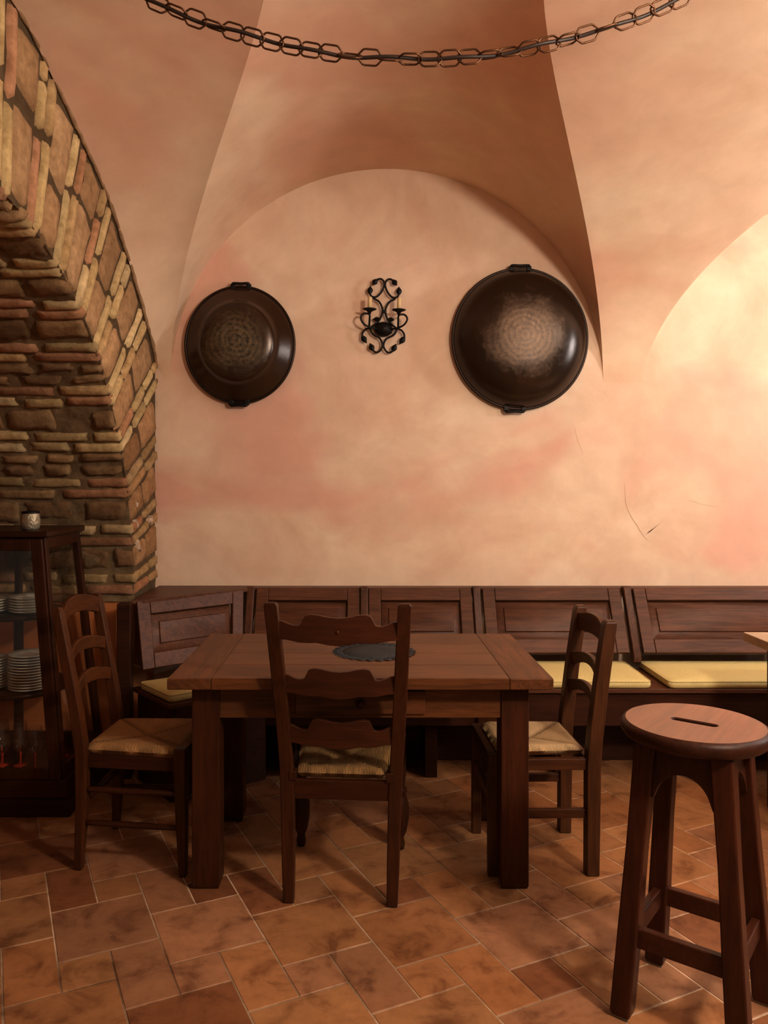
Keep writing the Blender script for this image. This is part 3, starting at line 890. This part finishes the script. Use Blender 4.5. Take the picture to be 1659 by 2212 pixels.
def cushion(name, poly, z, th, label):
    # soft pad: bulged top, rounded edge, built as rings shrinking from the outline
    c = V((sum(p[0] for p in poly)/len(poly), sum(p[1] for p in poly)/len(poly)))
    # outline resampled with rounded corners
    P = [V(p) for p in poly]; out = []
    for i, p in enumerate(P):
        a, b = P[i-1], P[(i+1) % len(P)]; r = .03
        pa = p+(a-p).normalized()*r; pb = p+(b-p).normalized()*r
        for k in range(7):
            t_ = k/6; out.append(pa*(1-t_)**2+p*2*t_*(1-t_)+pb*t_*t_)
        L = (b-p).length-2*r; m = max(2, int(L/.05)); qb = b+(p-b).normalized()*r
        for k in range(1, m): out.append(pb.lerp(qb, k/m))
    rows = []
    for s, zz in ((.97, 0), (.992, .006), (1.0, th*.5), (.994, th*.82), (.978, th*.97), (.94, th*1.05), (.8, th*1.14), (.5, th*1.2), (.02, th*1.21)):
        rows.append([(c.x+(p.x-c.x)*s if s < .9 else p.x-(p.x-c.x)/max(.01, (p-c).length)*(1-s)*.5, c.y+(p.y-c.y)*s if s < .9 else p.y-(p.y-c.y)/max(.01, (p-c).length)*(1-s)*.5,
                      z+zz+.002*noise.noise(V((p.x*9, p.y*9, s*3)))*(1 if zz > th*.6 else 0)) for p in out])
    mb = MB(); n = len(out); mb.loft(rows, True, True)
    t = thing('seat_cushion', label, 'cushion', (c.x, c.y, z), 0, 'yellow cushions on the bench')
    mb.xf(Matrix.Translation((-c.x, -c.y, -z)))
    mb.build('pad', 'cushion', t)
    # welt seam round the top edge
    mb = MB(); mb.tube([(p.x-c.x-(p.x-c.x)/(p-c).length*.004, p.y-c.y-(p.y-c.y)/(p-c).length*.004, th*.9) for p in out], .003, 6, True); mb.build('piping', 'cushion', t)
cushion('c', [(-.535, 3.866), (-.02, 3.866), (-.02, 4.30), (-.535, 4.30)], .4525, .038, 'yellow bench cushion behind the table, hidden under the back-to-viewer chair and doily')
cushion('c', [(.06, 3.866), (.615, 3.866), (.615, 4.30), (.06, 4.30)], .4525, .038, 'yellow bench cushion behind the table, mostly hidden by the table top near its right end')
cushion('c', [(.69, 3.862), (1.432, 3.862), (1.442, 4.30), (.69, 4.30)], .4525, .038, 'yellow bench cushion partly covered by the back of the straw-seated chair')
cushion('c', [(1.512, 3.862), (2.345, 3.862), (2.345, 4.30), (1.517, 4.30)], .4525, .038, 'wide yellow bench cushion above the bar stool, nearest the pale table corner')
cushion('c', [(-1.086, 3.855), (-.876, 3.605), (-.535, 3.885), (-.65, 4.16)], .4525, .038, 'ochre cushion on the angled corner end of the bench, beside the stone arch')

# ------------------------------------------------------------------ pans on the wall
def pan(label, x, z, rx, rz, prof_, m, rin, hand):
    t = thing('wall_pan', label, 'pan', (x, D-.004, z), 0)
    mb = MB(); mb.lathe(prof_, 96, (0, 0, 0), 1, 1)
    # lathe axis z -> pointing into the room (-y); oval outline
    mb.xf(Matrix.Diagonal((rx, 1, rz, 1)) @ Matrix.Rotation(R(90), 4, 'X'))
    mb.build('bowl', m, t)
    mb = MB(); mb.tube([(rx*1.0*cos(a), -.024, rz*1.0*sin(a)) for a in [i*2*pi/96 for i in range(96)]], .008, 8, True); mb.build('rim', 'iron_brown', t)
    for s, dx in ((1, hand[0]), (-1, hand[1])):
        mb = MB(); w = hand[2]
        zc = s*rz
        hd = None
        mb.tube(crom([(dx-w, -.022, zc-s*.012), (dx-w, -.032, zc+s*.012), (dx-w*.8, -.036, zc+s*.016), (dx, -.038, zc+s*.014), (dx+w*.8, -.036, zc+s*.016), (dx+w, -.032, zc+s*.012), (dx+w, -.022, zc-s*.012)], 5), .0085, 8)
        hd = mb.build('handle', 'iron', t)
        for q in (-1, 1):
            mb = MB(); mb.box(dx+q*w-.014, dx+q*w+.014, -.037, -.018, min(zc-s*.022, zc+s*.014), max(zc-s*.022, zc+s*.014)); mb.build('lug', 'iron', hd, .004)
M['iron_brown'] = simple('dark_brown_iron', (.03, .015, .008), .4, .6)
pl = pan_mat('pan_small', (.042, .018, .008), (.03, .019, .010), .2, bright=(.20, .135, .07), metal=.3)
pr = pan_mat('pan_large', (.034, .017, .009), (.07, .038, .021), .25, bright=(.22, .135, .08), metal=.35)
pan('smaller dark copper pan with a flat worn bottom, hung near the stone arch', -.686, 2.246, .309, .330,
    [(1.0, .0), (1.0, .02), (.985, .03), (.93, .045), (.85, .068), (.76, .092), (.71, .108), (.685, .124), (.66, .138), (.62, .146), (.5, .153), (.3, .158), (.0, .16)], pl, .2, (.006, -.005, .045))
pan('larger smooth domed copper pan with scratched centre, touching the lunette edge', .905, 2.279, .382, .398,
    [(1.0, .0), (1.0, .02), (.985, .034), (.955, .055), (.91, .080), (.85, .105), (.77, .128), (.66, .148), (.52, .163), (.35, .173), (.18, .178), (.0, .18)], pr, .27, (.0, -.03, .05))

# ------------------------------------------------------------------ wrought iron sconce
def sconce():
    S = 1/(9.217*382)
    t = thing('wall_sconce', 'black wrought iron wall sconce with two candle arms, between the two pans', 'sconce', (.132, D-.006, 2.412), 0)
    t.rotation_euler = (0, R(1.6), 0)
    def pt(dx, zy, y=-.02, sgn=-1): return (-sgn*dx*S if False else sgn*(-dx)*S, y, (930-zy)*S)
    def leaf(mb, a, b, w=.0125, y=-.022):
        w *= 1.35
        a, b = V(a), V(b); d = b-a; L = d.length; d.normalize(); n = V((-d.z, 0, d.x))
        rings = []
        for f, k in ((-.15, .25), (.15, .8), (.4, 1.0), (.65, .75), (.85, .35), (1.05, .04)):
            c = a+d*L*f; r = w*k
            rings.append([c+n*r, c+V((0, -.006*k-.002, 0)), c-n*r, c+V((0, .005*k+.001, 0))])
        mb.loft(rings, True, False)
    for sgn in (-1, 1):
        # sgn -1: drawn side, +1: mirror
        q = lambda dx, zy, y=-.02: ((dx if sgn < 0 else -dx)*S, y, (930-zy)*S)
        mb = MB()
        mb.tube(crom([q(-172, 225), q(-102, 195), q(-42, 220), q(-9, 300), q(-32, 400), q(-92, 500), q(-162, 558), q(-222, 562), q(-268, 540), q(-292, 480)], 6), .0057, 8)
        sc_ = mb.build('upper_scroll', 'iron', t)
        mb = MB(); leaf(mb, q(-165, 222), q(-245, 320)); mb.build('leaf', 'iron', sc_)
        mb = MB(); leaf(mb, q(-292, 490), q(-285, 345), .0125); mb.build('leaf', 'iron', sc_)
        mb = MB(); mb.tube(crom([q(-225, 575), q(-190, 605), q(-120, 640), q(-60, 720), q(-30, 820), q(-48, 940), q(-110, 1050), q(-210, 1140), q(-290, 1190)], 6), .0057, 8)
        sc_ = mb.build('middle_scroll', 'iron', t)
        mb = MB(); leaf(mb, q(-95, 1000), q(-215, 1010), .010); mb.build('leaf', 'iron', sc_)
        # arm loop holding the candle cup
        mb = MB(); mb.tube(crom([q(-120, 1200, -.03), q(-230, 1200, -.045), q(-330, 1175, -.06), (q(-415, 1120, -.07)), q(-460, 1030, -.075), q(-430, 960, -.075), q(-370, 935, -.075), q(-290, 960, -.075), q(-285, 1060, -.06), q(-290, 1190, -.03)], 6), .0057, 8)
        arm = mb.build('candle_arm', 'iron', t)
        cx, _, cz = q(-290, 870)
        mb = MB(); mb.lathe([(0, -.022), (.008, -.022), (.01, -.012), (.018, -.004), (.038, .004), (.040, .007), (.03, .004), (.014, .004), (.012, .012), (0, .012)], 24, (cx, -.075, cz)); mb.build('drip_pan', 'iron', arm)
        mb = MB(); mb.lathe([(0, 0), (.0115, 0), (.0115, .066), (.009, .069), (0, .069)], 20, (cx, -.075, cz+.006)); mb.build('candle_tube', 'candle', arm)
        mb = MB(); mb.tube(crom([q(-290, 1190), q(-360, 1215), q(-415, 1290), q(-420, 1370)], 6), .0057, 8)
        sc_ = mb.build('lower_scroll', 'iron', t)
        mb = MB(); leaf(mb, q(-418, 1360), q(-330, 1490)); mb.build('leaf', 'iron', sc_)
        mb = MB(); mb.tube(crom([q(-270, 1180), q(-240, 1270), q(-180, 1330), q(-100, 1365), q(-45, 1420), q(-10, 1520), q(-40, 1610), q(-95, 1660), q(-155, 1662), q(-205, 1620)], 6), .0057, 8)
        sc_ = mb.build('bottom_scroll', 'iron', t)
        mb = MB(); leaf(mb, q(-200, 1625), q(-265, 1490)); mb.build('leaf', 'iron', sc_)
    # central domed backplate, ribbed
    mb = MB(); rings = []
    for k, y in ((1.0, -.004), (1.0, -.012), (.9, -.024), (.7, -.036), (.4, -.045), (.02, -.048)):
        rings.append([(190*S*k*cos(a)*(1+.05*cos(12*a)), y, (930-1195)*S+150*S*k*sin(a)) for a in [i*2*pi/60 for i in range(60)]])
    mb.loft(rings, False, True); mb.build('backplate', 'iron', t)
    for zy in (300, 850, 1540):
        mb = MB(); mb.box(-.0075, .0075, -.0275, -.0125, (930-zy)*S-.009, (930-zy)*S+.009); mb.build('collar', 'iron', t, .002)
sconce()

# ------------------------------------------------------------------ hanging chain with cable
def chain():
    y0 = 2.2; k = 1700/y0
    t = thing('hanging_chain', 'long bronze chain with a dark cable threaded through, swagging across under the vault', 'chain', (.157, y0, 2.655))
    X = lambda px: (px-779)/k; Z = lambda py: 1.48+(1036-py)/k
    ox, oz = .157, 2.655
    def par(px):
        d = px-900; py = 128-133*(d/(590 if d < 0 else 575))**2
        return V((X(px)-ox, 0, Z(py)-oz))
    # link positions by arc length
    px = 900-985; pts = []; step = .0555; last = par(px)
    pts.append(last)
    while px < 900+955:
        px += .5; p = par(px)
        if (p-last).length >= step: pts.append(p); last = p
    a, b = .0325, .0205      # half length, half width
    shape = [(-a, -.3*b), (-a*.62, -b*.92), (-a*.45, -b), (a*.45, -b), (a*.62, -b*.92), (a, -.3*b), (a, .3*b), (a*.62, b*.92), (a*.45, b), (-a*.45, b), (-a*.62, b*.92), (-a, .3*b)]
    rr = random.Random(5); base = 0
    for i in range(len(pts)-1):
        c = (pts[i]+pts[i+1])/2; d = (pts[i+1]-pts[i]).normalized()
        # roll about the chain direction: neighbours roughly crossed, drifting along the swag
        base += rr.uniform(-12, 12)
        roll = R(-28+(1 if i % 2 else -1)*rr.choice((4, 12, 30, 48, 62, 78)))
        n = d.cross(V((0, 1, 0))).normalized()
        w = n*cos(roll)+V((0, 1, 0))*sin(roll)
        mb = MB(); mb.tube([c+d*p+w*q for p, q in shape], .0029, 7, True); mb.build('link', 'chain', t)
    cab = []
    for i in range(0, 400):
        q = par(lerp(900-985, 900+955, i/399)); ph = i*.19
        cab.append(q+V((0, .006*sin(ph), .003*cos(ph*.5))))
    mb = MB(); mb.tube(cab, .0055, 7); mb.build('cable', 'cable', t)
    for p, s in ((pts[0], -1), (pts[-1], 1)):
        mb = MB(); top = 3.2-oz
        mb.tube(crom([p+V((0, 0, -.012)), p+V((s*.012, 0, 0)), p+V((0, 0, .02)), V((p.x, 0, max(top-.06, p.z+.05)))], 6), .004, 8); mb.build('hook', 'iron', t)
chain()

# ------------------------------------------------------------------ tapered glass display cabinet
CX, CY = -1.625, 3.74
ZT, ZB = 1.235, .06
def hx_(z): return lerp(.33, .215, (z-ZB)/(ZT-ZB))
def hy_(z): return lerp(.272, .222, (z-ZB)/(ZT-ZB))
def cabinet():
    t = thing('display_cabinet', 'tapered dark wood and glass cabinet in the stone arch, holding plates and glasses', 'cabinet', (CX, CY, 0))
    mb = MB(); a, b = hx_(ZB)+.01, hy_(ZB)+.01
    mb.box(-a-.01, a+.01, -b-.01, b+.01, 0, .075); mb.box(-a+.004, a-.004, -b+.004, b-.004, .075, .16)
    mb.build('base', 'cab_x', t, .006)
    mb = MB(); mb.box(-.232, .232, -.24, .24, 1.222, 1.25); mb.build('top', 'cab_x', t, .006)
    zb, zt = .158, 1.223; w = .036
    for sx in (-1, 1):
        for sy in (-1, 1):
            mb = MB(); mb.post([(sx*(hx_(z)-w/2-.004), sy*(hy_(z)-w/2-.004), z, w/2, w/2) for z in (zb, zt)]); mb.build('corner_post', 'cab', t, .004)
    for sx in (-1, 1):      # side frames
        for z0, z1 in ((zb, zb+.05), (zt-.055, zt)):
            mb = MB(); X = lambda z: sx*(hx_(z)-.02)
            mb.loft([[(X(z)-.012, -hy_(z)+w, z), (X(z)+.012, -hy_(z)+w, z), (X(z)+.012, hy_(z)-w, z), (X(z)-.012, hy_(z)-w, z)] for z in (z0, z1)]); mb.build('side_rail', 'cab', t, .003)
        mb = MB(); X = lambda z: sx*(hx_(z)-.02)
        mb.add([(X(zb+.04), -hy_(zb)+w, zb+.04), (X(zb+.04), hy_(zb)-w, zb+.04), (X(zt-.04), hy_(zt)-w, zt-.04), (X(zt-.04), -hy_(zt)+w, zt-.04)], [(0, 1, 2, 3)]); mb.build('side_pane', 'pane', t)
    # back rails, open glass back
    for z0, z1 in ((zb, zb+.05), (zt-.055, zt)):
        mb = MB(); Y = lambda z: hy_(z)-.02
        mb.loft([[(-hx_(z)+w, Y(z)-.012, z), (hx_(z)-w, Y(z)-.012, z), (hx_(z)-w, Y(z)+.012, z), (-hx_(z)+w, Y(z)+.012, z)] for z in (z0, z1)]); mb.build('back_rail', 'cab', t, .003)
    # door
    F = lambda z: -(hy_(z)+.008)
    sw = .05
    def quad(mb, pts, th=.010):
        # pts (x, z) outline on the leaning front plane
        mb.loft([[(x, F(z)-th, z) for x, z in pts], [(x, F(z)+th, z) for x, z in pts]])
    z0, z1 = zb+.004, zt-.008
    o = lambda z: hx_(z)-.012
    mb = MB()
    for s in (-1, 1):
        p = [(s*o(z0), z0), (s*(o(z0)-sw), z0), (s*(o(z1)-sw), z1), (s*o(z1), z1)]
        quad(mb, p if s < 0 else p[::-1])
    i0 = lambda z: o(z)-sw-.0003
    quad(mb, [(-i0(z0), z0), (i0(z0), z0), (i0(z0+.045), z0+.045), (-i0(z0+.045), z0+.045)])
    quad(mb, [(-i0(z1-.052), z1-.052), (i0(z1-.052), z1-.052), (i0(z1), z1), (-i0(z1), z1)])
    d = mb.build('door', 'cab', t, .003)
    mb = MB(); za, zc = z0+.04, z1-.045
    mb.add([(-i0(za), F(za), za), (i0(za), F(za), za), (i0(zc), F(zc), zc), (-i0(zc), F(zc), zc)], [(0, 1, 2, 3)]); mb.build('door_pane', 'pane', d)
    # turned centre post and round shelves
    mb = MB(); mb.lathe([(0, .16), (.03, .16), (.03, .2), (.022, .22), (.022, .46), (.03, .485), (.022, .53), (.022, .82), (.03, .835), (.018, .88), (.018, 1.1), (.026, 1.12), (.02, 1.18), (.02, 1.222), (0, 1.222)], 24, (0, 0, 0))
    mb.build('centre_post', 'cab', t)
    for z, r in ((.515, .238), (.862, .212)):
        mb = MB(); mb.lathe([(.024, z-.024), (r-.01, z-.024), (r, z-.018), (r, z-.006), (r-.006, z), (.024, z)], 56); mb.build('round_shelf', 'cab_x', t)
cabinet()

def plate_proto(name, r, h, label, group, loc):
    mb = MB(); mb.lathe([(0, .0), (r*.55, .0), (r*.6, .002), (r*.95, h), (r, h+.0035), (r*.97, h+.0055), (r*.62, .0075), (r*.56, .0055), (0, .005)], 40)
    o = mb.build(name, 'china', None, sm=True); o.location = loc; return tag(o, label, 'plate', group)
ORD = ['topmost', 'second', 'third', 'fourth', 'fifth', 'sixth', 'seventh', 'eighth', 'ninth', 'tenth', 'eleventh', 'twelfth', 'thirteenth']
def stack(name, x, y, z, r, h, n, sp, where, group):
    first = None
    for k in range(n):
        q = n-1-k
        lab = (f'topmost white plate of {where}' if q == 0 else f'{ORD[q]} white plate from the top of {where}')
        if first is None: first = plate_proto(name, r, h, lab, group, (x, y, z))
        else:
            o = first.copy(); C.objects.link(o); o.location = (x+random.uniform(-.0012, .0012), y+random.uniform(-.0012, .0012), z+k*sp); o['label'] = lab
sh1, sh2 = .515, .862
stack('dinner_plate', CX+.095, CY-.105, sh1, .094, .009, 13, .0127, "the cabinet's tall lower-shelf stack", 'tall plate stack on the lower cabinet shelf')
stack('dinner_plate', CX-.105, CY-.09, sh1, .094, .009, 11, .0127, "the lower-shelf stack cut by the photo's edge", 'second plate stack on the lower cabinet shelf')
stack('soup_plate', CX+.085, CY-.088, sh2, .088, .013, 6, .0125, "the cabinet's short upper-shelf stack", 'short plate stack on the upper cabinet shelf')
stack('soup_plate', CX-.095, CY-.075, sh2, .086, .013, 5, .0125, "the upper-shelf stack cut by the photo's edge", 'second plate stack on the upper cabinet shelf')

def wine_glass():
    t = thing('wine_glass', '', 'glass', (0, 0, 0), 0, 'red-stemmed wine glasses in the cabinet')
    mb = MB(); mb.lathe([(.004, .082), (.012, .088), (.027, .105), (.034, .13), (.034, .155), (.030, .185), (.027, .205)], 32); mb.build('glass_bowl', 'glass', t)
    mb = MB(); mb.lathe([(0, .0), (.031, .0), (.031, .002), (.008, .006), (.0038, .014), (.0035, .06), (.0045, .078), (.007, .086), (0, .088)], 28); mb.build('stem', 'redglass', t)
    return t
wg = wine_glass()
GL = [(-.035, -.10, 'in the front row, left of the middle'), (.01, -.19, 'at the front, by the glass door'), (.085, -.175, 'in the front row, second from the door post'),
      (.158, -.19, 'in the front row, close behind the door post'), (.05, -.10, 'just behind the front row, middle'), (.20, .02, 'seen through the side pane, nearest the rustic chair'), (-.07, -.18, "cut by the photo's left edge")]
for k, (x, y, w) in enumerate(GL):
    lab = 'red-stemmed wine glass in cabinet bottom, '+w
    if k == 0: wg.location = (CX+x, CY+y, .160); wg['label'] = lab
    else: dup(wg, (CX+x, CY+y, .160), lab)

def jar():
    t = thing('tealight_jar', 'small cut glass tealight jar standing on top of the display cabinet', 'candle holder', (-1.51, 3.60, 1.25))
    mb = MB(); mb.lathe([(0, 0), (.034, 0), (.040, .01), (.044, .04), (.040, .07), (.036, .082), (.033, .082), (.037, .068), (.040, .04), (.036, .012), (0, .008)], 28); mb.build('glass_cup', 'jar', t)
    mb = MB(); mb.lathe([(.0345, .074), (.0395, .076), (.0395, .084), (.0345, .086)], 28); mb.build('rim_band', 'iron', t)
    mb = MB(); mb.lathe([(0, .0085), (.02, .0085), (.02, .022), (0, .024)], 20); mb.build('tealight', 'china', t)
jar()

# ------------------------------------------------------------------ lights
def light(typ, name, loc, energy, color, size=.1, target=None, **kw):
    d = bpy.data.lights.new(name, typ); d.energy = energy; d.color = color
    if typ == 'AREA':
        d.size = size
        if 'sy' in kw: d.shape = 'RECTANGLE'; d.size_y = kw['sy']
    else: d.shadow_soft_size = size
    o = bpy.data.objects.new(name, d); C.objects.link(o); o.location = loc
    if target: o.rotation_euler = (V(target)-V(loc)).to_track_quat('-Z', 'Y').to_euler()
    return o
light('POINT', 'ceiling_lamp', (1.9, .6, 2.6), 190, (1, .93, .82), .14)
light('POINT', 'vault_lamp', (2.7, 1.9, 2.75), 38, (1, .93, .82), .12)
light('POINT', 'sconce_lamp', (3.1, 3.4, 2.3), 19, (1, .97, .94), .08)
light('AREA', 'doorway_light', (4.1, 3.0, 2.2), 34, (.93, .97, 1), .3, (.5, 3.8, 1.8), sy=1.0)
light('POINT', 'room_fill', (-.3, -.7, 2.3), 9, (1, .85, .65), .25)  # added fill behind the camera, lifts the stone side; no fixture there
w = bpy.data.worlds.new('world'); sc.world = w; w.use_nodes = True
w.node_tree.nodes['Background'].inputs[0].default_value = (1, .8, .6, 1); w.node_tree.nodes['Background'].inputs[1].default_value = .13

# ------------------------------------------------------------------ camera
cd = bpy.data.cameras.new('camera'); cam = bpy.data.objects.new('camera', cd); C.objects.link(cam)
cam.location = (0, 0, 1.48); cam.rotation_euler = (R(90), 0, 0)
cd.sensor_fit = 'VERTICAL'; cd.sensor_height = 36; cd.lens = 36*1700/2212
cd.shift_x = 50.5/2212; cd.shift_y = -70/2212
cd.clip_start = .05
sc.camera = cam
sc.view_settings.view_transform = 'Standard'; sc.view_settings.look = 'None'
sc.view_settings.exposure = .2; sc.view_settings.gamma = .9
sc.cycles.use_denoising = True
sc.cycles.max_bounces = 8; sc.cycles.transparent_max_bounces = 16
